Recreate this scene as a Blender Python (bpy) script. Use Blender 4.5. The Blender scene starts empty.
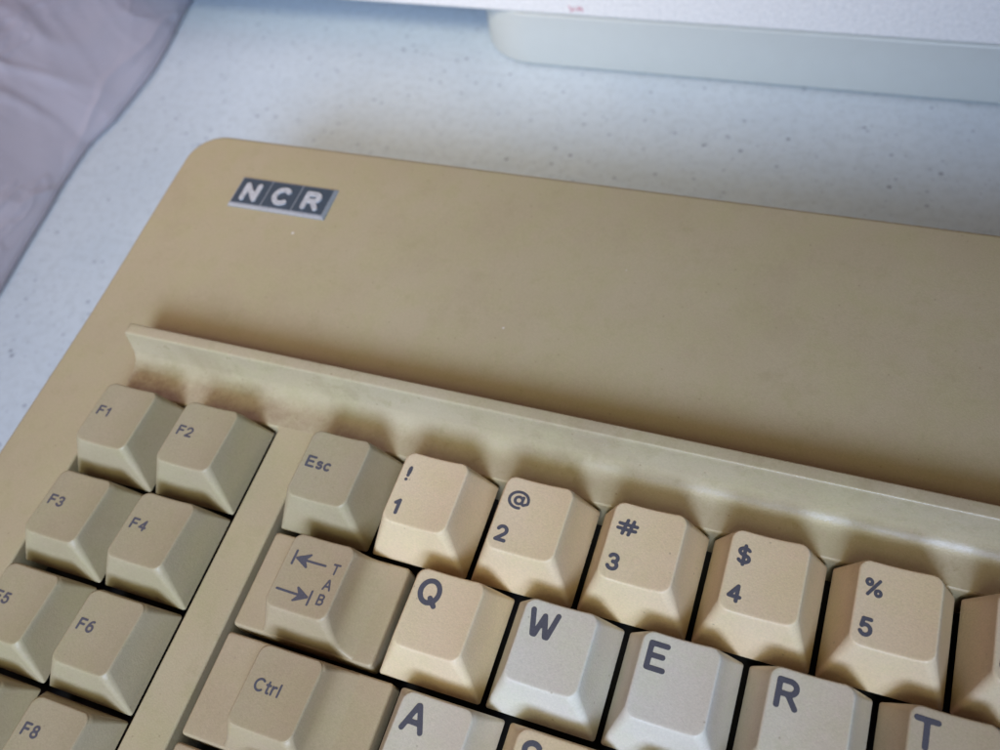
import bpy, bmesh, math, random
from mathutils import Matrix, Vector
from mathutils.geometry import delaunay_2d_cdt
random.seed(7)
S = bpy.context.scene
COL = S.collection
MM = 0.001
U = 19.05

# ------------------------------------------------------------------ frames
TILT = math.radians(6.0)
# keyboard frame (millimetres, key plane z=0) -> world; the table is z = 0
FRONT_Y, FRONT_Z = -128.0, -21.0
def k2w_matrix():
    r = Matrix.Rotation(TILT, 4, 'X')
    p = r @ Vector((0, FRONT_Y * MM, FRONT_Z * MM))
    return Matrix.Translation(Vector((0, -p.y + FRONT_Y * MM, -p.z))) @ r
KM = k2w_matrix()

# ------------------------------------------------------------------ camera
rv = Vector((0.531384996, 0.265055309, 0.273812874))
cm = Matrix.Rotation(rv.length, 4, rv.normalized())
cm.translation = Vector((88.18, -60.40, 152.73)) * MM
CAMW = KM @ cm
cd = bpy.data.cameras.new('camera')
cam = bpy.data.objects.new('camera', cd); COL.objects.link(cam)
cam.matrix_world = CAMW
cd.sensor_width = 36.0
cd.lens = 945.76 / 1000 * 36.0
cd.clip_start = 0.005; cd.clip_end = 50
cd.dof.use_dof = True
cd.dof.focus_distance = 0.150
cd.dof.aperture_fstop = 23.0
S.camera = cam

# ------------------------------------------------------------------ world, lamps, exposure
w = bpy.data.worlds.new('World'); S.world = w; w.use_nodes = True
bg = w.node_tree.nodes['Background']
bg.inputs[0].default_value = (1.0, 0.72, 0.5, 1); bg.inputs[1].default_value = 0.045
S.view_settings.view_transform = 'Standard'
try: S.view_settings.look = 'None'
except Exception: pass
S.view_settings.exposure = 0.0
S.view_settings.gamma = 1.0

def area(name, loc, target, size, energy, color, size_y=None):
    l = bpy.data.lights.new(name, 'AREA'); l.energy = energy; l.color = color
    l.shape = 'RECTANGLE'; l.size = size; l.size_y = size_y or size
    o = bpy.data.objects.new(name, l); COL.objects.link(o)
    loc = Vector(loc); o.location = loc
    o.rotation_euler = (Vector(target) - loc).to_track_quat('-Z', 'Y').to_euler()
    return o
def spot(name, loc, target, radius, cone, energy, color, blend=1.0):
    l = bpy.data.lights.new(name, 'SPOT'); l.energy = energy; l.color = color
    l.shadow_soft_size = radius; l.spot_size = math.radians(cone); l.spot_blend = blend
    o = bpy.data.objects.new(name, l); COL.objects.link(o)
    loc = Vector(loc); o.location = loc
    o.rotation_euler = (Vector(target) - loc).to_track_quat('-Z', 'Y').to_euler()
    return o
#LIGHTS
# cool window light from the front (low and high part of the window), cones narrowed in place of the camera's shadow; the others are added fills
spot('window_spot', (0.17, -0.68, 0.42), (-0.004, -0.05, 0.03), 0.20, 32, 56.0, (0.545, 0.685, 1.0))
spot('window_high', (0.10, -0.52, 0.66), (-0.03, -0.01, 0.03), 0.16, 30, 11.5, (1.0, 0.97, 0.62))
spot('table_fill', (-0.36, -0.20, 0.42), (-0.025, 0.21, 0.0), 0.08, 24, 9.0, (1.0, 0.84, 0.70))  # added spot that brightens the table top behind the keyboard
area('right_fill', (0.60, -0.12, 0.10), (0.0, -0.02, 0.03), 0.3, 0.5, (0.10, 0.38, 1.0), 0.15)  # added blue fill, cools the right faces of the keys
area('left_fill', (-0.30, 0.06, 0.40), (-0.03, 0.0, 0.02), 0.3, 0.33, (1, 0.56, 0.60), 0.3)  # weak pink fill added at upper left to balance the light
#END

# ------------------------------------------------------------------ node helpers
def mat(name):
    m = bpy.data.materials.new(name); m.use_nodes = True
    nt = m.node_tree; b = nt.nodes['Principled BSDF']
    return m, nt, b
def node(nt, t, **kw):
    n = nt.nodes.new(t)
    for k, v in kw.items(): setattr(n, k, v)
    return n
def coords(nt, scale=1000.0):
    tc = node(nt, 'ShaderNodeTexCoord'); mp = node(nt, 'ShaderNodeMapping')
    mp.inputs['Scale'].default_value = (scale,) * 3
    nt.links.new(tc.outputs['Object'], mp.inputs[0])
    return mp.outputs[0]
def noise(nt, vec, scale, detail=3, rough=0.55):
    n = node(nt, 'ShaderNodeTexNoise'); n.inputs['Scale'].default_value = scale
    n.inputs['Detail'].default_value = detail; n.inputs['Roughness'].default_value = rough
    nt.links.new(vec, n.inputs['Vector']); return n.outputs['Fac']
def ramp(nt, fac, stops):
    r = node(nt, 'ShaderNodeValToRGB'); e = r.color_ramp.elements
    while len(e) < len(stops): e.new(0.5)
    for i, (p, c) in enumerate(stops):
        e[i].position = p; e[i].color = (c, c, c, 1) if not isinstance(c, tuple) else (*c, 1)
    nt.links.new(fac, r.inputs[0]); return r.outputs[0]
def mix(nt, fac, a, b, mode='MIX'):
    m = node(nt, 'ShaderNodeMix', data_type='RGBA', blend_type=mode)
    for sock, v in ((m.inputs[0], fac), (m.inputs[6], a), (m.inputs[7], b)):
        if isinstance(v, (int, float)): sock.default_value = v
        elif isinstance(v, tuple): sock.default_value = (*v, 1)
        else: nt.links.new(v, sock)
    return m.outputs[2]
def bump(nt, b, h, strength, dist=0.0001):
    n = node(nt, 'ShaderNodeBump'); n.inputs['Strength'].default_value = strength
    n.inputs['Distance'].default_value = dist
    nt.links.new(h, n.inputs['Height']); nt.links.new(n.outputs[0], b.inputs['Normal'])

def plastic(name, base, dirt=(0.30, 0.24, 0.15), dirt_amt=0.35, rough=0.42, seed=0.0, grain=0.42, big=0.06, gs=2.6, speck=0.0, smudge=0.0, ledge=0.0):
    """aged moulded plastic: fine texture, mottled yellowing, grime"""
    m, nt, b = mat(name)
    oi = node(nt, 'ShaderNodeObjectInfo')
    v0 = coords(nt)
    ad = node(nt, 'ShaderNodeVectorMath', operation='ADD')
    sc = node(nt, 'ShaderNodeMath', operation='MULTIPLY'); sc.inputs[1].default_value = 900
    nt.links.new(oi.outputs['Random'], sc.inputs[0])
    nt.links.new(v0, ad.inputs[0]); nt.links.new(sc.outputs[0], ad.inputs[1])
    v = ad.outputs[0]
    c = mix(nt, ramp(nt, noise(nt, v, big, 4), [(0.35, 0.0), (0.7, 1.0)]), base, tuple(x * y for x, y in zip(base, (0.90, 0.88, 0.82))))
    c = mix(nt, ramp(nt, noise(nt, v, 0.22, 6, 0.7), [(0.54, 0.0), (0.76, dirt_amt)]), c, dirt)
    c = mix(nt, ramp(nt, noise(nt, v, 0.11, 5, 0.65), [(0.42, 0.0), (0.62, 0.55)]), c, (base[0] * .95, base[1] * 1.0, base[2] * .84))
    c = mix(nt, ramp(nt, noise(nt, v, 0.9, 3, 0.6), [(0.5, 0.0), (0.7, 0.35)]), c, (base[0] * 1.03, base[1] * .94, base[2] * .98))
    fine = noise(nt, v, gs, 4, 0.75)
    c = mix(nt, 0.5 * grain, c, ramp(nt, fine, [(0.3, tuple(x * 0.55 for x in base)), (0.7, tuple(min(1, x * 1.35) for x in base))]))
    if smudge:
        c = mix(nt, ramp(nt, noise(nt, v0, 0.030, 6, 0.72), [(0.52, 0.0), (0.66, smudge)]), c, dirt)
        c = mix(nt, ramp(nt, noise(nt, v0, 0.075, 5, 0.75), [(0.58, 0.0), (0.68, smudge * .8)]), c, dirt)
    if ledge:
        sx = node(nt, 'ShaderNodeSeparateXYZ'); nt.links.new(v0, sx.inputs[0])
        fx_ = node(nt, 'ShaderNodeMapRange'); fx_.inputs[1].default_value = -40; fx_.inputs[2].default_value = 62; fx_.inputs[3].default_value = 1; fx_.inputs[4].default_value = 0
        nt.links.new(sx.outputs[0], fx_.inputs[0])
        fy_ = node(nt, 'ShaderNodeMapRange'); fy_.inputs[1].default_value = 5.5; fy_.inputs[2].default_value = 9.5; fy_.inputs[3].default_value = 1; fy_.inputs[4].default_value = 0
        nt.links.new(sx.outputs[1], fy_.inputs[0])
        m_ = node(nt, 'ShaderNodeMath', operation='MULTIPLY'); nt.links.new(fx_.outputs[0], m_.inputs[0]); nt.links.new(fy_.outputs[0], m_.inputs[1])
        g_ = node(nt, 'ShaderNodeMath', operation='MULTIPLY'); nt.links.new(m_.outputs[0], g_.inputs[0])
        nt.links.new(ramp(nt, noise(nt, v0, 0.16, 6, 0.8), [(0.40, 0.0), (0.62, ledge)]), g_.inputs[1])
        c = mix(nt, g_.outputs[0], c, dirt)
    # isolated dark specks of grime
    vo = node(nt, 'ShaderNodeTexVoronoi'); vo.inputs['Scale'].default_value = 0.30
    nt.links.new(v, vo.inputs['Vector'])
    c = mix(nt, ramp(nt, vo.outputs['Distance'], [(0.035, 0.55), (0.07, 0.0)]), c, dirt)
    if speck:
        v2 = node(nt, 'ShaderNodeTexVoronoi'); v2.inputs['Scale'].default_value = 0.055
        nt.links.new(v, v2.inputs['Vector'])
        c = mix(nt, ramp(nt, v2.outputs['Distance'], [(0.012, speck), (0.02, 0.0)]), c, (0.85, 0.83, 0.78))
    nt.links.new(c, b.inputs['Base Color'])
    nt.links.new(ramp(nt, noise(nt, v, 0.35, 4), [(0.2, rough - 0.05), (0.8, rough + 0.12)]), b.inputs['Roughness'])
    b.inputs['Specular IOR Level'].default_value = 0.42
    bump(nt, b, noise(nt, v, gs * 1.2, 3, 0.6), 0.5, 0.00008)
    return m

M_CASE = plastic('case_plastic', (0.458, 0.381, 0.240), dirt=(0.26, 0.20, 0.11), dirt_amt=0.42, rough=0.40, grain=0.36, big=0.03, speck=0.7, smudge=0.12)
M_RIDGE = plastic('ridge_plastic', (0.490, 0.418, 0.278), dirt=(0.24, 0.165, 0.09), dirt_amt=0.6, rough=0.28, grain=0.36, big=0.05, speck=0.8, smudge=0.30, ledge=0.75)  # case plastic made lighter, standing in for stronger light on the ridge front
M_GREEN = plastic('key_olive_plastic', (0.417, 0.350, 0.225), rough=0.42, dirt_amt=0.45)
M_TAN = plastic('key_stepped_plastic', (0.442, 0.350, 0.225), dirt=(0.30, 0.22, 0.16), rough=0.42, dirt_amt=0.3)
M_PEACH = plastic('key_cream_plastic', (0.735, 0.580, 0.378), rough=0.42, dirt_amt=0.2)
M_GREY = plastic('key_pale_grey_plastic', (0.685, 0.635, 0.54), rough=0.42, dirt_amt=0.22)
M_TAN2 = plastic('key_dull_cream_plastic', (0.66, 0.53, 0.37), rough=0.42, dirt_amt=0.3)
M_WARMGREY = plastic('key_warm_grey_plastic', (0.655, 0.585, 0.465), rough=0.42, dirt_amt=0.35, grain=0.4)
M_BROWN = plastic('key_brownish_plastic', (0.53, 0.44, 0.315), rough=0.42, dirt_amt=0.25)

def simple(name, base, rough, metal=0.0, grain=0.1, sc=1.5, bmp=0.1):
    m, nt, b = mat(name); v = coords(nt)
    n = noise(nt, v, sc, 4, 0.7)
    c = mix(nt, grain, base, ramp(nt, n, [(0.3, tuple(x * 0.4 for x in base)), (0.7, tuple(min(1, x * 1.5) for x in base))]))
    nt.links.new(c, b.inputs['Base Color'])
    b.inputs['Roughness'].default_value = rough; b.inputs['Metallic'].default_value = metal
    bump(nt, b, n, bmp, 0.0001)
    return m
M_INK = simple('legend_ink', (0.092, 0.090, 0.108), 0.5, grain=0.35, sc=4)
M_DARK = simple('black_mounting_plate', (0.012, 0.012, 0.014), 0.6)
M_SILVER = simple('badge_silver', (0.36, 0.40, 0.43), 0.38, metal=0.35, grain=0.25)
M_SILVERL = simple('badge_letter_silver', (0.60, 0.62, 0.63), 0.42, metal=0.2, grain=0.45, sc=1.2)
M_BLUE = simple('badge_dark_blue', (0.058, 0.082, 0.104), 0.4, grain=0.3)

def table_mat():
    m, nt, b = mat('speckled_laminate'); v = coords(nt)
    base = (0.6073, 0.6988, 0.7584)
    c = mix(nt, ramp(nt, noise(nt, v, 0.035, 4), [(0.4, 0.0), (0.65, 1.0)]), base, (0.5728, 0.6683, 0.7343))
    c = mix(nt, ramp(nt, noise(nt, v, 0.35, 3), [(0.45, 0.0), (0.65, 0.5)]), c, (0.4949, 0.5763, 0.6201))
    for s, t0, t1, a, colr in ((0.12, 0.055, 0.10, 0.75, (0.18, 0.22, 0.29)), (0.22, 0.09, 0.19, 0.7, (0.28, 0.34, 0.42)), (0.45, 0.08, 0.26, 0.5, (0.34, 0.40, 0.47)), (0.8, 0.1, 0.3, 0.35, (0.36, 0.42, 0.5))):
        vo = node(nt, 'ShaderNodeTexVoronoi'); vo.inputs['Scale'].default_value = s
        nt.links.new(v, vo.inputs['Vector'])
        f = ramp(nt, vo.outputs['Distance'], [(t0, a), (t1, 0.0)])
        # drop a random share of the cells so the specks do not read as a grid
        g = ramp(nt, vo.outputs['Color'], [(0.45, 0.0), (0.55, 1.0)])
        mm = node(nt, 'ShaderNodeMath', operation='MULTIPLY')
        nt.links.new(f, mm.inputs[0]); nt.links.new(g, mm.inputs[1])
        c = mix(nt, mm.outputs[0], c, colr)
    nt.links.new(c, b.inputs['Base Color'])
    b.inputs['Roughness'].default_value = 0.38
    bump(nt, b, noise(nt, v, 0.8, 3), 0.15, 0.0001)
    return m
M_TABLE = table_mat()
M_BOX = simple('white_box_plastic', (0.520, 0.558, 0.532), 0.35, grain=0.03, sc=0.2, bmp=0.03)
def foam_mat():
    m, nt, b = mat('white_foam'); v = coords(nt)
    vo = node(nt, 'ShaderNodeTexVoronoi'); vo.inputs['Scale'].default_value = 0.55
    nt.links.new(v, vo.inputs['Vector'])
    c = mix(nt, ramp(nt, noise(nt, v, 0.9, 4), [(0.3, 0.0), (0.7, 1.0)]), (0.76, 0.75, 0.72), (0.90, 0.88, 0.84))
    nt.links.new(c, b.inputs['Base Color']); b.inputs['Roughness'].default_value = 0.75
    bump(nt, b, vo.outputs['Distance'], 0.25, 0.0005)
    return m
M_FOAM = foam_mat()
M_RED = simple('red_ink', (0.62, 0.25, 0.28), 0.6)
def bag_mat():
    m, nt, b = mat('cloudy_plastic_film'); v = coords(nt)
    n = noise(nt, v, 0.03, 3, 0.5)
    c = mix(nt, n, (0.80, 0.78, 0.86), (0.90, 0.88, 0.94))
    nt.links.new(c, b.inputs['Base Color'])
    b.inputs['Roughness'].default_value = 0.20
    b.inputs['Coat Weight'].default_value = 0.6; b.inputs['Coat Roughness'].default_value = 0.12
    b.inputs['Specular IOR Level'].default_value = 0.45
    tr = node(nt, 'ShaderNodeBsdfTransparent'); tr.inputs[0].default_value = (0.93, 0.92, 0.95, 1)
    tl = node(nt, 'ShaderNodeBsdfTranslucent'); nt.links.new(c, tl.inputs[0])
    m1 = node(nt, 'ShaderNodeMixShader'); m1.inputs[0].default_value = 0.25
    m2 = node(nt, 'ShaderNodeMixShader'); m2.inputs[0].default_value = 0.42
    out = nt.nodes['Material Output']
    nt.links.new(b.outputs[0], m1.inputs[1]); nt.links.new(tl.outputs[0], m1.inputs[2])
    nt.links.new(m1.outputs[0], m2.inputs[1]); nt.links.new(tr.outputs[0], m2.inputs[2])
    nt.links.new(m2.outputs[0], out.inputs[0])
    mp = node(nt, 'ShaderNodeMapping'); mp.inputs['Rotation'].default_value = (0, 0, 0.5); mp.inputs['Scale'].default_value = (1, 0.35, 1)
    nt.links.new(v, mp.inputs[0])
    h = None
    for sc_, st_ in ((0.012, 1.0), (0.030, 0.5)):
        n_ = noise(nt, mp.outputs[0], sc_, 4, 0.55)
        q = node(nt, 'ShaderNodeMath', operation='SUBTRACT'); q.inputs[1].default_value = 0.5; nt.links.new(n_, q.inputs[0])
        r_ = node(nt, 'ShaderNodeMath', operation='ABSOLUTE'); nt.links.new(q.outputs[0], r_.inputs[0])
        rr = ramp(nt, r_.outputs[0], [(0.0, st_), (0.022, 0.0)])
        k = node(nt, 'ShaderNodeMath', operation='MULTIPLY'); k.inputs[1].default_value = 1.0; nt.links.new(rr, k.inputs[0])
        if h is None: h = k.outputs[0]
        else:
            ad = node(nt, 'ShaderNodeMath', operation='ADD'); nt.links.new(h, ad.inputs[0]); nt.links.new(k.outputs[0], ad.inputs[1]); h = ad.outputs[0]
    bump(nt, b, h, 0.5, 0.0012)
    return m
M_BAG = bag_mat()

# ------------------------------------------------------------------ mesh helpers
def link(name, verts, faces, material, parent=None, loc=(0, 0, 0), smooth=True, scale=MM, angle=None, wn=False):
    me = bpy.data.meshes.new(name)
    me.from_pydata([tuple(c * scale for c in v) for v in verts], [], faces)
    me.validate(); me.materials.append(material)
    if smooth:
        me.polygons.foreach_set('use_smooth', [True] * len(me.polygons))
        if angle: me.set_sharp_from_angle(angle=math.radians(angle))
    me.update()
    o = bpy.data.objects.new(name, me); COL.objects.link(o)
    o.location = Vector(loc) * scale
    if parent: o.parent = parent
    if wn:
        md = o.modifiers.new('weighted_normals', 'WEIGHTED_NORMAL'); md.weight = 60; md.keep_sharp = True
    return o
def tag(o, label=None, cat=None, group=None, kind=None):
    for k, v in (('label', label), ('category', cat), ('group', group), ('kind', kind)):
        if v: o[k] = v
    return o

def rrect(x0, x1, y0, y1, r, n=6, side=0):
    """rounded rectangle, counter-clockwise"""
    pts = []
    for cx, cy, a0 in ((x1 - r, y0 + r, -90), (x1 - r, y1 - r, 0), (x0 + r, y1 - r, 90), (x0 + r, y0 + r, 180)):
        for i in range(n + 1):
            a = math.radians(a0 + 90 * i / n); pts.append((cx + r * math.cos(a), cy + r * math.sin(a)))
    if not side: return pts
    out = []; m = n + 1
    for k in range(4):
        arc_ = pts[k * m:(k + 1) * m]; nxt = pts[((k + 1) % 4) * m]
        out += arc_
        for j in range(1, side): out.append((arc_[-1][0] + (nxt[0] - arc_[-1][0]) * j / side, arc_[-1][1] + (nxt[1] - arc_[-1][1]) * j / side))
    return out

# ------------------------------------------------------------------ key caps (keyboard mm, origin at the middle of the key's foot)
BW = 0.475 * U                       # half width of the foot
TX = 0.308 * U                       # half width of the top face
TY0, TY1 = -0.292 * U, 0.418 * U     # front and back of the top face
class Cap:
    def __init__(s, h=9.7, slope=0.02, dish=0.62, xc=0.0):
        s.h, s.slope, s.dish, s.xc = h, slope, dish, xc
    def surf(s, x, y):
        q = (x - s.xc) / TX
        return s.h + s.slope * (y - TY0) - s.dish * max(0.0, 1 - q * q)
def cap_mesh(cap, foot=(-BW, BW, -BW, BW), z0=0.0, flare=(0, 0), fl_h=4.0):
    V = []; F = []
    fx0, fx1, fy0, fy1 = foot
    tx0, tx1 = cap.xc - TX, cap.xc + TX
    prof = [(0.0, 0.0, 0.0), (0.35, .35, 0), (0.7, .7, 0)]
    # (share of height, share of inset, extra)  then the rounded upper edge in mm
    rings = []
    if flare[0] or flare[1]:
        ts = [0, .012, .03, .055, .09, .13, .18, .24, .31, .4, .5, .65, .8]
    else:
        ts = [0, .04, .3, .6, .85]
    for t in ts: rings.append(('s', t))
    rb = 0.30
    rings.append(('s', 1 - 1.25 * rb / cap.h))
    for a in (0, 22, 45, 67, 90): rings.append(('b', a))
    nper = None
    for kind, t in rings:
        if kind == 's':
            k = t; r = 0.5 + (1.75 - 0.5) * t; down = (1 - t); off = 0; zoff = 0
        else:
            a = math.radians(t); k = 1 - 0.03 * (1 - math.sin(a)) ; r = 1.75 - 0.2 * (1 - math.cos(a)); down = None
            off = -rb * (1 - math.cos(a)); zoff = -rb * (1 - math.sin(a))
        fl = 0.0
        if kind == 's' and (flare[0] or flare[1]):
            q = max(0, 1 - t * cap.h / fl_h); fl = q ** 3.2
        x0 = fx0 + (tx0 - fx0) * k - flare[0] * fl; x1 = fx1 + (tx1 - fx1) * k + flare[1] * fl
        # the front face leans more than the back
        y0 = fy0 + (TY0 - fy0) * k; y1 = fy1 + (TY1 - fy1) * k
        pts = rrect(x0 - off, x1 + off, y0 - off, y1 + off, max(r + off, .3), 6, 8)
        nper = len(pts)
        for x, y in pts:
            zs = cap.surf(min(max(x, tx0), tx1), y)
            if kind == 's': z = z0 + (zs - z0) * t
            else: z = zs + zoff
            V.append((x, y, z))
    nr = len(rings)
    for j in range(nr - 1):
        for i in range(nper):
            a = j * nper + i; b = j * nper + (i + 1) % nper
            F.append((a, b, b + nper, a + nper))
    # dished top as concentric rings
    last = V[-nper:]; cx = cap.xc; cy = (TY0 + TY1) / 2
    prev = (nr - 1) * nper
    for s in (.95, .88, .80, .71, .62, .53, .44, .35, .26, .17, .08):
        st = len(V)
        for (x, y, z) in last:
            X = cx + (x - cx) * s; Y = cy + (y - cy) * s; V.append((X, Y, cap.surf(X, Y)))
        for i in range(nper):
            a = prev + i; b = prev + (i + 1) % nper; F.append((a, b, st + (i + 1) % nper, st + i))
        prev = st
    V.append((cx, cy, cap.surf(cx, cy)))
    for i in range(nper): F.append((prev + i, prev + (i + 1) % nper, len(V) - 1))
    return V, F
def slab_mesh(x0, x1, y0, y1, zt, zb):
    V = []; F = []; rings = []
    for inset, z, r in ((0, zb, .6), (0.12, zt - .6, .6), (0.15, zt - .45, .6), (.22, zt - .2, .6), (.38, zt - .05, .6), (.6, zt, .5), (1.2, zt, .4)):
        pts = rrect(x0 + inset, x1 - inset, y0 + inset, y1 - inset, r, 4); n = len(pts)
        V += [(x, y, z) for x, y in pts]
    m = len(V) // n
    for j in range(m - 1):
        for i in range(n):
            a = j * n + i; b = j * n + (i + 1) % n; F.append((a, b, b + n, a + n))
    F.append(tuple((m - 1) * n + i for i in range(n)))
    return V, F

# ------------------------------------------------------------------ engraved-style lettering: capsule strokes -> filled outline
def arc(cx, cy, rx, ry, a0, a1, n=14):
    return [(cx + rx * math.cos(math.radians(a0 + (a1 - a0) * i / n)), cy + ry * math.sin(math.radians(a0 + (a1 - a0) * i / n))) for i in range(n + 1)]
# every glyph: (advance width, [polylines]) in a cell whose capital height is 1
G = {
'F': (.62, [[(0, 0), (0, 1), (.58, 1)], [(0, .52), (.5, .52)]]),
'E': (.66, [[(.62, 0), (0, 0), (0, 1), (.62, 1)], [(0, .52), (.52, .52)]]),
'T': (.72, [[(0, 1), (.72, 1)], [(.36, 1), (.36, 0)]]),
'A': (.78, [[(0, 0), (.36, 1), (.42, 1), (.78, 0)], [(.14, .32), (.64, .32)]]),
'B': (.64, [[(0, 0), (0, 1), (.34, 1)] + arc(.34, .77, .24, .23, 90, -90) + [(0, .54)], [(.34, .54)] + arc(.34, .27, .28, .27, 90, -90) + [(0, 0)]]),
'C': (.72, [arc(.40, .5, .40, .5, 50, 310, 20)]),
'D': (.68, [[(0, 0), (0, 1), (.25, 1)] + arc(.25, .5, .42, .5, 90, -90, 18) + [(0, 0)]]),
'G': (.74, [arc(.40, .5, .40, .5, 50, 345, 20) + [(.76, .45), (.46, .45)]]),
'H': (.68, [[(0, 0), (0, 1)], [(.66, 0), (.66, 1)], [(0, .5), (.66, .5)]]),
'I': (.1, [[(.05, 0), (.05, 1)]]),
'J': (.5, [[(.46, 1), (.46, .24)] + arc(.23, .24, .23, .24, 0, -170)]),
'K': (.66, [[(0, 0), (0, 1)], [(.6, 1), (0, .36)], [(.2, .56), (.64, 0)]]),
'L': (.56, [[(0, 1), (0, 0), (.54, 0)]]),
'M': (.8, [[(0, 0), (0, 1), (.39, .25), (.78, 1), (.78, 0)]]),
'N': (.7, [[(0, 0), (0, 1), (.68, 0), (.68, 1)]]),
'O': (.82, [arc(.40, .5, .40, .5, 0, 360, 28)]),
'P': (.64, [[(0, 0), (0, 1), (.34, 1)] + arc(.34, .74, .27, .26, 90, -90) + [(0, .48)]]),
'Q': (.82, [arc(.40, .5, .40, .5, 0, 360, 28), [(.50, .24), (.76, -.07)]]),
'R': (.68, [[(0, 0), (0, 1), (.36, 1)] + arc(.36, .745, .27, .255, 90, -90) + [(0, .49)], [(.34, .49), (.66, 0)]]),
'S': (.64, [arc(.32, .74, .29, .26, 35, 270, 14) + arc(.32, .25, .31, .25, 85, -150, 14)]),
'U': (.7, [[(0, 1), (0, .33)] + arc(.33, .33, .33, .33, 180, 360) + [(.66, 1)]]),
'V': (.72, [[(0, 1), (.35, 0), (.70, 1)]]),
'W': (1.06, [[(0, 1), (.22, 0), (.30, 0), (.52, .86), (.74, 0), (.82, 0), (1.04, 1)]]),
'X': (.7, [[(0, 0), (.66, 1)], [(0, 1), (.66, 0)]]),
'Y': (.72, [[(0, 1), (.35, .5), (.7, 1)], [(.35, .5), (.35, 0)]]),
'Z': (.66, [[(0, 1), (.62, 1), (0, 0), (.64, 0)]]),
's': (.46, [arc(.23, .52, .19, .16, 35, 270, 10) + arc(.23, .18, .21, .18, 85, -145, 10)]),
'c': (.48, [arc(.26, .34, .26, .34, 50, 310, 16)]),
't': (.34, [[(.16, .95), (.16, .12), (.20, .02), (.32, 0)], [(0, .68), (.34, .68)]]),
'r': (.34, [[(0, 0), (0, .68)], [(0, .42), (.08, .60), (.22, .69), (.32, .66)]]),
'l': (.08, [[(.03, 0), (.03, 1.0)]]),
'h': (.48, [[(0, 0), (0, 1)], [(0, .4)] + arc(.22, .43, .22, .25, 170, 0, 10) + [(.44, 0)]]),
'i': (.08, [[(.03, 0), (.03, .68)], [(.03, .94), (.03, .96)]]),
'f': (.34, [[(.14, 0), (.14, .78)] + arc(.30, .80, .16, .18, 180, 80, 8), [(0, .66), (.32, .66)]]),
'1': (.40, [[(.04, .74), (.28, .98), (.28, 0)]]),
'2': (.62, [arc(.30, .70, .29, .30, 165, -20, 12) + [(.50, .48), (.02, .0), (.62, 0)]]),
'3': (.60, [arc(.28, .75, .26, .25, 160, -90, 12), arc(.28, .26, .30, .26, 90, -160, 14)]),
'4': (.66, [[(.48, 0), (.48, 1), (0, .28), (.66, .28)]]),
'5': (.60, [[(.54, 1), (.12, 1), (.05, .52)] + arc(.28, .32, .30, .32, 125, -155, 16)]),
'6': (.60, [arc(.29, .31, .29, .31, 0, 360, 22), [(.02, .36)] + arc(.40, .45, .38, .55, 180, 80, 10)]),
'7': (.58, [[(0, 1), (.56, 1), (.20, 0)]]),
'8': (.60, [arc(.29, .75, .24, .24, 0, 360, 20), arc(.29, .26, .29, .26, 0, 360, 22)]),
'9': (.60, [arc(.29, .69, .29, .31, 0, 360, 22), [(.56, .64)] + arc(.18, .55, .38, .55, 0, -80, 10)]),
'0': (.62, [arc(.30, .5, .30, .5, 0, 360, 26)]),
'!': (.12, [[(.09, 1), (.06, .36)], [(.04, .04), (.04, .05)]]),
'@': (1.0, [arc(.50, .48, .19, .21, 0, 360, 18), [(.70, .70), (.68, .32), (.78, .25), (.92, .34)] + arc(.50, .50, .48, .48, -18, 285, 30)]),
'#': (.92, [[(.28, 0), (.42, 1)], [(.60, 0), (.74, 1)], [(.04, .68), (.96, .68)], [(0, .33), (.92, .33)]]),
'$': (.62, [arc(.31, .70, .27, .21, 30, 270, 14) + arc(.31, .27, .29, .22, 85, -150, 14), [(.31, 1.06), (.31, -.08)]]),
'%': (.92, [arc(.17, .80, .16, .18, 0, 360, 16), arc(.75, .19, .16, .18, 0, 360, 16), [(.78, 1.0), (.14, 0)]]),
'^': (.6, [[(.02, .55), (.28, .98), (.54, .55)]]),
'&': (.74, [[(.72, 0), (.22, .64)] + arc(.30, .80, .17, .18, 215, -40, 12) + [(.10, .42)] + arc(.27, .23, .25, .23, 130, 340, 14) + [(.66, .42)]]),
}
def word(txt, x, y, h, gap=0.2, wide=1.0):
    """polylines in mm for a word, lower left corner x, y, capital height h"""
    out = []
    for ch in txt:
        adv, pl = G[ch]
        for p in pl: out.append([(x + q[0] * h * wide, y + q[1] * h) for q in p])
        x += (adv + gap) * h * wide
    return out
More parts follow.
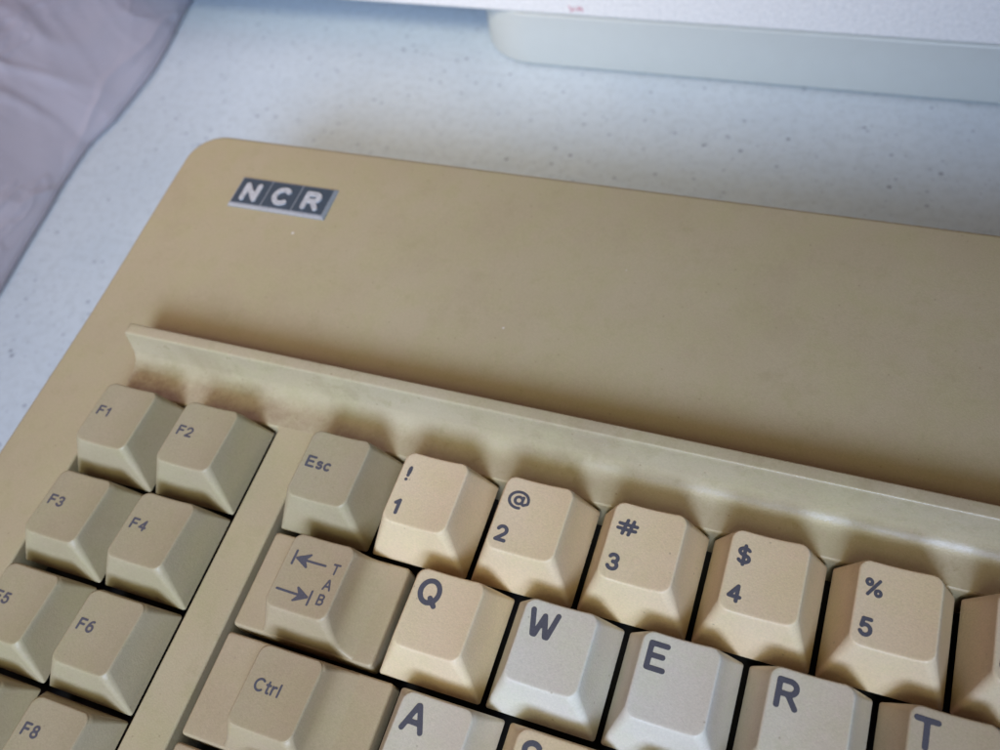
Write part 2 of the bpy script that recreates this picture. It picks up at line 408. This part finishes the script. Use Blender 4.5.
def fill(polys, rad):
    """union of capsules around the polylines, returned as 2D verts + faces (marching squares)"""
    segs = []
    for p in polys:
        for a, b in zip(p[:-1], p[1:]): segs.append((a, b))
    xs = [c[0] for s in segs for c in s]; ys = [c[1] for s in segs for c in s]
    st = rad * 0.42
    x0, y0 = min(xs) - rad - 2 * st, min(ys) - rad - 2 * st
    nx = int((max(xs) + rad + 2 * st - x0) / st) + 2; ny = int((max(ys) + rad + 2 * st - y0) / st) + 2
    import numpy as np
    gx, gy = np.meshgrid(x0 + st * np.arange(nx), y0 + st * np.arange(ny), indexing='ij')
    D = np.full(gx.shape, 1e9)
    for (ax, ay), (bx, by) in segs:
        dx, dy = bx - ax, by - ay; L = dx * dx + dy * dy
        t = np.clip(((gx - ax) * dx + (gy - ay) * dy) / L, 0, 1) if L > 1e-9 else 0
        D = np.minimum(D, np.hypot(gx - ax - t * dx, gy - ay - t * dy))
    D = D - rad
    V = []; idx = {}; F = []
    def vert(k, x, y):
        if k not in idx: idx[k] = len(V); V.append((x, y))
        return idx[k]
    def corner(i, j): return vert(('c', i, j), x0 + i * st, y0 + j * st)
    def edge(i, j, i2, j2):
        k = ('e',) + tuple(sorted(((i, j), (i2, j2))))
        a, b = D[i, j], D[i2, j2]; t = a / (a - b)
        return vert(k, x0 + (i + (i2 - i) * t) * st, y0 + (j + (j2 - j) * t) * st)
    for i in range(nx - 1):
        for j in range(ny - 1):
            cs = [(i, j), (i + 1, j), (i + 1, j + 1), (i, j + 1)]
            ins = [D[c] < 0 for c in cs]
            if not any(ins): continue
            poly = []
            for k in range(4):
                a, b = cs[k], cs[(k + 1) % 4]
                if D[a] < 0: poly.append(corner(*a))
                if (D[a] < 0) != (D[b] < 0): poly.append(edge(*a, *b))
            if len(set(poly)) >= 3: F.append(tuple(poly))
    return V, F
def legend(parts, cap, parent, name='legend', lift=0.035):
    """parts: list of (polylines, stroke radius)"""
    V = []; F = []
    for polys, rad in parts:
        v, f = fill(polys, rad); n = len(V)
        V += [(x, y, cap.surf(x, y) + lift) for x, y in v]
        F += [tuple(i + n for i in q) for q in f]
    return link(name, V, F, M_INK, parent)

# ------------------------------------------------------------------ the keyboard
kb = bpy.data.objects.new('keyboard', None); COL.objects.link(kb)
kb.matrix_world = KM
tag(kb, 'old yellowed beige computer keyboard with raised ledge, lying on the speckled table', 'keyboard')
RC = -0.401                     # middle of the number row, in key units
XF = -0.494                     # right side of the function key block
ROWF = [9.7, 8.6, 7.9, 7.4, 7.2]   # height of the front and of the back edge of the tops, row by row
ROWB = [9.5, 8.1, 7.0, 6.6, 6.4]
FKF = [9.6, 8.5, 7.7, 7.2, 7.0]
FKB = [8.9, 7.3, 6.5, 6.0, 6.0]
def make_key(xc, row, text, material, width=1.0, cap_off=None, fk=False):
    hf, hb = (FKF[row], FKB[row]) if fk else (ROWF[row], ROWB[row])
    cap = Cap(hf, slope=(hb - hf) / (TY1 - TY0))
    yc = (RC - row) * U
    if width == 1.0:
        V, F = cap_mesh(cap)
    elif cap_off is None:       # wide plain key
        hw = (width / 2 - .025) * U
        V, F = cap_mesh(cap, (-BW, BW, -BW, BW))
        V = [(x + math.copysign((width - 1) / 2 * U, x) if abs(x) > .5 else x, y, z) for x, y, z in V]
    else:                       # low slab with a raised cap
        hw = (width / 2 - .03) * U
        cap.xc = cap_off
        V, F = slab_mesh(-hw, hw, -BW, BW, 1.25, -2.5)
        v2, f2 = cap_mesh(cap, (cap_off - .385 * U, cap_off + .385 * U, -BW + .42, BW - .42), z0=1.15, flare=(0.5, 3.0), fl_h=5.0)
        n = len(V); V += v2; F += [tuple(i + n for i in q) for q in f2]
    o = link('key', V, F, material, kb, (xc * U, yc, 0), wn=True)
    lb, parts = text
    tag(o, lb)
    if parts: legend(parts, cap, o)
    return o
def t_fn(s, dy=0.0):
    return ('key marked ' + s, [(word(s, -4.55, .66 + dy, 1.78, .33), .205)])
def t_num(d, s):
    names = {'!': 'exclamation mark', '@': 'at sign', '#': 'hash sign', '$': 'dollar sign', '%': 'percent sign', '^': 'caret', '&': 'ampersand'}
    wsym = {'@': 1.12, '#': 1.28, '%': 1.0, '$': 1.05}.get(s, 1.0)
    xs = {'!': -4.5, '$': -4.45}.get(s, -4.6)
    hs = {'$': 2.75, '!': 2.45, '@': 3.05}.get(s, 2.42)
    return ('key marked %s with a %s above it' % (d, names[s]),
            [(word(d, -4.55 if d != '6' else -4.8, -3.75, 2.42, wide=1.02), .31), (word(s, xs, 2.5 if s != '@' else 2.35, hs, wide=wsym), .25 if s in '@%' else .29)] + ([([[(xs + .2, 4.7), (xs + .17, 4.0)]], .36)] if s == '!' else []))
def t_let(c, note=''):
    return ((note + ' key marked ' + c).strip(), [(word(c, -4.42 if c != 'T' else -4.9, 2.34, 3.78, wide=1.03), .43)])
def arrow(x0, x1, y, bar_x):
    """shaft, swept-back head and end bar"""
    d = 1 if x1 > x0 else -1
    pl = [[(x0, y), (x1 - d * .6, y)]]
    for k in range(9):
        q = k / 4.0 - 1
        pl.append([(x1 - d * .30, y), (x1 - d * 2.5 + d * .75 * (1 - abs(q)), y + 1.12 * q)])
    return [(pl, .21), ([[(bar_x, y - 1.2), (bar_x, y + 1.2)]], .21)]
# function keys (two columns)
fk = 1
for row in range(5):
    for col in range(2):
        make_key(XF - 1.5 + col, row, t_fn('F%d' % fk, 1.0 if row >= 3 else 0.0), M_GREEN, fk=True); fk += 1
# number row
make_key(.5, 0, ('key marked Esc', [(word('Esc', -4.6, .68, 1.85, .28, 1.12), .23)]), M_GREEN)
for i, (d, s) in enumerate((('1', '!'), ('2', '@'), ('3', '#'), ('4', '$'), ('5', '%'), ('6', '^'), ('7', '&'))):
    make_key(1.5 + i, 0, t_num(d, s), M_PEACH if i < 5 else M_TAN2)
# Q row
tc = 0.0
tab = arrow(1.65, -4.15, 3.58, -4.3) + arrow(-4.75, 1.2, -2.35, 1.42)
tab += [(word('T', 3.20, 2.55, 1.65), .18), (word('A', 2.95, -.30, 1.65), .18), (word('B', 3.02, -3.0, 1.65), .18)]
make_key(.75, 1, ('stepped tab key with two arrows and the letters TAB', tab), M_TAN, 1.5, tc)
qm = {'Q': M_PEACH, 'W': M_GREY, 'E': M_GREY, 'R': M_WARMGREY, 'T': M_BROWN, 'Y': M_BROWN, 'U': M_PEACH}
for i, c in enumerate('QWERTYU'):
    note = {'Q': 'cream', 'W': 'pale grey', 'E': 'pale grey', 'R': 'warm grey', 'T': 'brownish beige'}.get(c, '')
    make_key(2.0 + i, 1, t_let(c, note), qm[c])
# A row
cc = 0.0
make_key(.875, 2, ('stepped key marked Ctrl', [(word('Ctrl', -4.0, .60, 1.85, .24, 1.08), .19)]), M_TAN, 1.75, cc)
for i, c in enumerate('ASDFGH'):
    make_key(2.25 + i, 2, t_let(c, 'warm grey' if c == 'A' else ('cream' if c == 'S' else '')), M_WARMGREY if c == 'A' else M_PEACH if c == 'S' else M_BROWN)
# shift row
make_key(1.125, 3, ('stepped key marked Shift', [(word('Shift', -4.2, .62, 1.75, .24), .16)]), M_TAN, 2.25, 0.0)
for i, c in enumerate('ZXCVB'):
    make_key(2.75 + i, 3, t_let(c), M_BROWN)
# bottom row
make_key(1.0, 4, ('stepped key marked Alt', [(word('Alt', -4.0, .62, 1.75, .26), .17)]), M_TAN, 2.0, 0.0)

# ---- case
XL, XR = -66.3, 330.0
YB, YF = 73.3, -128.0
DECK = 1.5
def panel_z(y):
    t = min(max((y - 12) / 60.0, 0), 1)
    return DECK + 1.6 * t * t * (3 - 2 * t) * 1.0
def build_case():
    V = []; F = []
    def add_ring(pts): 
        n = len(V); V.extend(pts); return list(range(n, n + len(pts)))
    def bridge(a, b, flip=False):
        n = len(a)
        for i in range(n):
            q = (a[i], a[(i + 1) % n], b[(i + 1) % n], b[i]); F.append(q[::-1] if flip else q)
    def outer(inset, zo, nz=None):
        R = 8.5
        pts = []
        base = rrect(XL + inset, XR - inset, YF + inset, YB - inset, R - inset, 12)
        # extra points along the sides so the panel curvature is followed
        out = []
        for i, p in enumerate(base):
            q = base[(i + 1) % len(base)]
            out.append(p)
            L = math.hypot(q[0] - p[0], q[1] - p[1])
            m = int(L // 9)
            for k in range(1, m): out.append((p[0] + (q[0] - p[0]) * k / m, p[1] + (q[1] - p[1]) * k / m))
        return out
    o0 = outer(1.3, 0); n0 = len(o0)
    def resample(inset):
        # same topology as o0: offset every point outwards along the rounded rectangle
        R = 8.5; res = []
        for x, y in o0:
            cx = min(max(x, XL + R), XR - R); cy = min(max(y, YF + R), YB - R)
            dx, dy = x - cx, y - cy; L = math.hypot(dx, dy)
            r = R - inset
            res.append((cx + dx / L * r, cy + dy / L * r))
        return res
    top = add_ring([(x, y, panel_z(y)) for x, y in o0])
    prev = top
    rb = 1.3
    for a in (15, 30, 45, 60, 75, 90):
        A = math.radians(a); inset = 1.3 - rb * math.sin(A); dz = -rb * (1 - math.cos(A))
        r = add_ring([(x, y, panel_z(yy[1]) + dz) for (x, y), yy in zip(resample(inset), o0)])
        bridge(prev, r, True); prev = r
    r = add_ring([(x + (0), y, panel_z(yy[1]) - 6) for (x, y), yy in zip(resample(0.05), o0)]); bridge(prev, r, True); prev = r
    bz = lambda y: FRONT_Z + 0.4 - math.tan(TILT) * (y - FRONT_Y)
    r = add_ring([(x, y, panel_z(yy[1]) - 14) for (x, y), yy in zip(resample(0.5), o0)]); bridge(prev, r, True); prev = r
    r = add_ring([(x, y, bz(y)) for (x, y) in resample(3.0)]); bridge(prev, r, True); prev = r
    # key wells
    holes = []
    fx0, fx1 = (XF - 2) * U - .7, XF * U + .75
    yb_ = (RC + .5) * U + .15
    for (x0, x1, y0) in ((fx0, fx1, (RC - 4.5) * U - .6), (-.45, 8.25 * U, (RC - 4.5) * U - .6)):
        hp = rrect(x0 - .45, x1 + .45, y0 - .45, yb_ + .45, .8, 3)
        dense = []
        for i, p in enumerate(hp):
            q = hp[(i + 1) % len(hp)]; dense.append(p)
            L = math.hypot(q[0] - p[0], q[1] - p[1]); m = int(L // 9)
            for k in range(1, m): dense.append((p[0] + (q[0] - p[0]) * k / m, p[1] + (q[1] - p[1]) * k / m))
        h0 = add_ring([(x, y, DECK) for x, y in dense]); holes.append((h0, dense))
        prev = h0
        cxm, cym = (x0 + x1) / 2, (y0 + yb_) / 2
        for a in (30, 60, 90):
            A = math.radians(a); ins = .45 * math.sin(A); dz = -.45 * (1 - math.cos(A))
            pts = []
            for x, y in dense:
                nx_ = x + (ins if x < x0 + .3 else -ins if x > x1 - .3 else 0)
                ny_ = y + (ins if y < y0 + .3 else -ins if y > yb_ - .3 else 0)
                pts.append((nx_, ny_, DECK + dz))
            r = add_ring(pts); bridge(prev, r); prev = r
        r = add_ring([(x, y, -9.0) for x, y, z in [V[i] for i in prev]]); bridge(prev, r)
    # top sheet: constrained triangulation with inner grid points
    loops = [[(x, y) for x, y in o0]] + [h[1] for h in holes]
    vs = []; es = []
    for lp in loops:
        n = len(vs); vs += [Vector(p) for p in lp]; es += [(n + i, n + (i + 1) % len(lp)) for i in range(len(lp))]
    ids = top + [i for h in holes for i in h[0]]
    nfix = len(vs)
    gy = 11.0
    while gy < 71:
        gx = XL + 6
        while gx < XR - 6:
            vs.append(Vector((gx, gy))); gx += 9
        gy += 5
    ov, oe, of, iv, ie, if_ = delaunay_2d_cdt(vs, es, [], 0, 1e-5)
    remap = {}
    for k, v in enumerate(ov):
        src = [s for s in iv[k] if s < nfix]
        if src: remap[k] = ids[src[0]]
        else: V.append((v.x, v.y, panel_z(v.y))); remap[k] = len(V) - 1
    def inside(p, lp):
        c = False; n = len(lp)
        for i in range(n):
            (x1, y1), (x2, y2) = lp[i], lp[(i + 1) % n]
            if (y1 > p[1]) != (y2 > p[1]) and p[0] < (x2 - x1) * (p[1] - y1) / (y2 - y1) + x1: c = not c
        return c
    for f in of:
        cx = sum(ov[i].x for i in f) / len(f); cy = sum(ov[i].y for i in f) / len(f)
        if not inside((cx, cy), loops[0]) or any(inside((cx, cy), l) for l in loops[1:]): continue
        F.append(tuple(remap[i] for i in f))
    return link('case', V, F, M_CASE, kb, angle=50, wn=True)
case = build_case()

# ---- mounting plate seen black in the gaps between the keys
def boxmesh(x0, x1, y0, y1, z0, z1):
    V = [(x, y, z) for z in (z0, z1) for y in (y0, y1) for x in (x0, x1)]
    F = [(0, 2, 3, 1), (4, 5, 7, 6), (0, 1, 5, 4), (2, 6, 7, 3), (0, 4, 6, 2), (1, 3, 7, 5)]
    return V, F
V, F = boxmesh(-52, 8.35 * U, (RC - 4.6) * U, (RC + .6) * U, -9.5, -8.0)
link('mounting_plate', V, F, M_DARK, kb, smooth=False)

# ---- the raised ledge
def build_ridge():
    prof = [(2.25, DECK - .2), (2.35, DECK + .03), (2.8, DECK + .05), (4.2, DECK + .05), (5.4, DECK + .05)]
    for k in range(0, 13):                       # wide fillet sweeping up from the ledge
        a = math.radians(90 * k / 12 * .93)
        prof.append((5.9 + 4.3 * math.sin(a), DECK + .05 + 4.4 * (1 - math.cos(a))))
    prof += [(10.45, 6.3), (10.68, 7.3), (10.88, 8.3), (11.02, 9.1), (11.08, 9.4)]
    prof += [(11.16, 9.62), (11.32, 9.78), (11.55, 9.82), (12.5, 9.84), (13.3, 9.82), (13.55, 9.74), (13.68, 9.55), (13.75, 9.2), (13.9, 7), (14.15, 4.2), (14.5, 2.9), (15.0, 2.2), (15.8, 1.8), (17.2, DECK + .08), (18.6, DECK - .3)]
    # near the left end the section shrinks back into the deck
    xs = [-46.9, -46.75, -46.45, -46.0, -45.2, -44, -42] + [i * 6.0 - 38 for i in range(61)]
    V = []; F = []; n = len(prof)
    for x in xs:
        for (y, z) in prof:
            V.append((x, y, z))
    m = len(xs)
    # pull the first rings inwards to round the end edge
    for j, (k) in enumerate((0.96, .985, .995)):
        for i in range(n):
            x, y, z = V[j * n + i]
            V[j * n + i] = (x, 12.2 + (y - 12.2) * k, DECK - .3 + (z - DECK + .3) * k)
    for j in range(m - 1):
        for i in range(n - 1):
            a = j * n + i; F.append((a, a + 1, a + n + 1, a + n))
    F.append(tuple(range(n))[::-1]); F.append(tuple((m - 1) * n + i for i in range(n)))
    return link('ledge_ridge', V, F, M_RIDGE, kb, angle=60, wn=True)
build_ridge()

# ---- badge
def build_badge():
    x0, x1, y0, y1 = -47.2, -21.7, 52.3, 61.2
    z = panel_z(58) - .05
    V, F = [], []
    rings = ((0, z), (0, z + .18), (.6, z + .5), (.8, z + .5))
    for ins, zz in rings:
        V += [(x0 + ins * .45, y0 + ins * 1.1, zz), (x1 - ins * 1.1, y0 + ins * 1.1, zz), (x1 - ins * 1.1, y1 - ins * .45, zz), (x0 + ins * .45, y1 - ins * .45, zz)]
    for j in range(3):
        for i in range(4):
            F.append((j * 4 + i, j * 4 + (i + 1) % 4, j * 4 + 4 + (i + 1) % 4, j * 4 + 4 + i))
    F.append((12, 13, 14, 15))
    b = link('badge', V, F, M_SILVER, kb, smooth=False)
    tag(b, 'small silver and dark blue badge reading NCR')
    # three dark blue panels with raised letters
    gx0, gx1 = x0 + .55, x1 - .95; w_ = (gx1 - gx0 - .7) / 3
    for i, c in enumerate('NCR'):
        a = gx0 + i * (w_ + .35)
        v, f = boxmesh(a, a + w_, y0 + 1.05, y1 - .5, z + .2, z + .58)
        link('badge_panel', v, f, M_BLUE, b, smooth=False)
        hh = 4.0
        adv = G[c][0]
        wd = 3.3 / (adv * hh) if c != 'C' else 1.15
        pl = word(c, a + (w_ - adv * hh * wd) / 2 + (.1), y0 + 2.4, hh, wide=wd)
        v2, f2 = fill(pl, .64)
        n = len(v2)
        VV = [(x, y, z + .84) for x, y in v2] + [(x, y, z + .54) for x, y in v2]
        FF = list(f2)
        cnt = {}
        for q in f2:
            for p_, q_ in zip(q, q[1:] + q[:1]): cnt[(p_, q_)] = 1
        for (p_, q_) in cnt:
            if (q_, p_) not in cnt: FF.append((p_, p_ + n, q_ + n, q_))
        link('badge_letter', VV, FF, M_SILVERL, b, smooth=False)
build_badge()

# ------------------------------------------------------------------ helper: pixel ray of the photograph -> a point at a world height (used once to read real positions)
def at(u, v, z):
    d = (CAMW.to_3x3() @ Vector(((u - 500) / 945.76, -(v - 375) / 945.76, -1)))
    o = CAMW.translation; t = (z - o.z) / d.z
    return o + d * t

# ------------------------------------------------------------------ table
V, F = boxmesh(-0.9, 1.1, -0.55, 1.0, -0.03, 0.0)
tb = link('table_top', V, F, M_TABLE, None, smooth=False, scale=1.0); tag(tb, kind='structure')

# ------------------------------------------------------------------ white box with foam slab
def build_box():
    A = at(540, 67, 0); B = at(1000, 107, 0)
    ax = (B - A).normalized(); ax.z = 0; ax.normalize(); ay = Vector((-ax.y, ax.x, 0))
    L = (B - A).length
    # height from where the top edge passes above B
    T = None
    h = 0.020
    for k in range(200):
        hh = 0.005 + k * 0.0005
        P = at(760, 29, hh); d = (P - A).dot(ay)
        if d > 0 - 1e-9: T = hh
    return A, ax, ay, L
A, ax, ay, L = build_box()
def solve_h(u, v, lean=0.0):
    best = None
    for k in range(600):
        hh = k * 0.0005; d = (at(u, v, hh) - A).dot(ay)
        if best is None or abs(d - lean) < best[0]: best = (abs(d - lean), hh)
    return best[1]
BH = solve_h(760, 29)
print('box height', BH, 'A', A, 'L', L)
root = bpy.data.objects.new('white_box', None); COL.objects.link(root)
ang = math.atan2(ax.y, ax.x)
root.matrix_world = Matrix.Translation(A) @ Matrix.Rotation(ang, 4, 'Z')
tag(root, 'pale blue-white plastic box with rounded corner, under the foam slab behind the keyboard', 'box')
def rbox(x0, x1, y0, y1, z0, z1, r, rb, n=10):
    V = []; F = []; rings = []
    for ins, z in [(rb, z0)] + [(rb * (1 - math.sin(a)), z0 + rb * (1 - math.cos(a))) for a in (math.pi / 6, math.pi / 3, math.pi / 2)] + \
                  [(rb * (1 - math.cos(a)), z1 - rb * (1 - math.sin(a))) for a in (0, math.pi / 6, math.pi / 3, math.pi / 2)]:
        p = rrect(x0 + ins, x1 - ins, y0 + ins, y1 - ins, max(r - ins, .0005), n); m = len(p)
        V += [(x, y, z) for x, y in p]
    k = len(V) // m
    for j in range(k - 1):
        for i in range(m):
            a = j * m + i; b = j * m + (i + 1) % m; F.append((a, b, b + m, a + m))
    F.append(tuple(range(m))[::-1]); F.append(tuple((k - 1) * m + i for i in range(m)))
    return V, F
V, F = rbox(-0.024, L + 0.12, 0, 0.22, 0.0006, BH - .0003, 0.022, 0.0008)
link('box_body', V, F, M_BOX, root, scale=1.0, angle=50)
# foam slab: a thing of its own lying on the box
P0 = at(300, -3, BH); P1 = at(1000, 46, BH)
fx = (P1 - P0); fx.z = 0; FL = fx.length; fx.normalize()
V, F = rbox(-0.10, FL + 0.12, 0, 0.26, 0, 0.024, 0.004, 0.0008, 3)
# subdivide-free wavy lower edge comes from the bead texture
foam = link('foam_slab', V, F, M_FOAM, None, scale=1.0, angle=50)
foam.matrix_world = Matrix.Translation(P0) @ Matrix.Rotation(math.atan2(fx.y, fx.x), 4, 'Z')
tag(foam, 'white foam slab with a tiny red mark on its edge, lying on the pale box behind the keyboard', 'foam slab')

# red scribble on the foam's front face
inv = foam.matrix_world.inverted()
def on_front(u, v):
    o = inv @ CAMW.translation; d = inv.to_3x3() @ (CAMW.to_3x3() @ Vector(((u - 500) / 945.76, -(v - 375) / 945.76, -1)))
    t = (0 - o.y) / d.y; return o + d * t
sc = []
for pl in ([(569, 6), (572, 9)], [(574, 8), (576, 10)], [(578, 7), (579, 10), (581, 7), (583, 11)], [(571, 11), (573, 10)]):
    sc.append([tuple((on_front(*q).x * 1000, on_front(*q).z * 1000)) for q in pl])
v, f = fill(sc, .20)
rm = link('red_mark', [(x, -.25, z) for x, z in v], f, M_RED, foam, smooth=False)

# ------------------------------------------------------------------ crumpled plastic bag on the left
def build_bag():
    from mathutils import noise as mn
    edge = [(222, -60), (205, -25), (190, 8), (172, 42), (148, 80), (116, 124), (92, 148), (60, 194), (34, 238), (0, 296), (-40, 362), (-90, 440)]
    E = [at(u, v, 0.0) for u, v in edge]
    # resample
    pts = []
    for a, b in zip(E[:-1], E[1:]):
        for k in range(16): pts.append(a.lerp(b, k / 16))
    pts.append(E[-1])
    m = 150; V = []; F = []
    W = 0.30
    for i, p in enumerate(pts):
        for j in range(m + 1):
            s = j / m; d = s * W
            q = Vector((p.x - d, p.y + 0.12 * d, 0))
            rise = 0.038 * (1 - math.exp(-(d / 0.045) ** 1.5)) + 0.004 * (1 - math.exp(-d / 0.004)) + 0.03 * s
            al = i / len(pts)
            # long folds running along the edge, tapering creases, fine crumple
            w1 = mn.noise(Vector((d * 22 + al * 2.0, al * 3.0, 1.3)))
            r2 = 1 - abs(mn.noise(Vector((d * 40 - al * 5.0, al * 7.0, 4.1)))) * 2.2
            r3 = 1 - abs(mn.noise(Vector((d * 75 + al * 16, al * 9 - d * 20, 9.1)))) * 2.5
            amp = min(1, d / 0.10); amp2 = min(1, d / 0.035)
            z = rise + amp * 0.005 * w1 + amp2 * (0.0022 * max(r2, 0) ** 4 + 0.0012 * max(r3, 0) ** 6)
            edgew = 0.0012 * mn.noise(Vector((p.x * 30, p.y * 30, 0))) 
            V.append((q.x + edgew * (1 - s), q.y, max(z, 0.0) + 0.0012))
    n = m + 1
    for i in range(len(pts) - 1):
        for j in range(m):
            a = i * n + j; F.append((a, a + n, a + n + 1, a + 1))
    o = link('plastic_bag', V, F, M_BAG, None, scale=1.0)
    md = o.modifiers.new('film', 'SOLIDIFY'); md.thickness = 0.0003
    tag(o, 'crumpled cloudy plastic bag at the left edge of the table beside the keyboard', 'plastic bag')
build_bag()
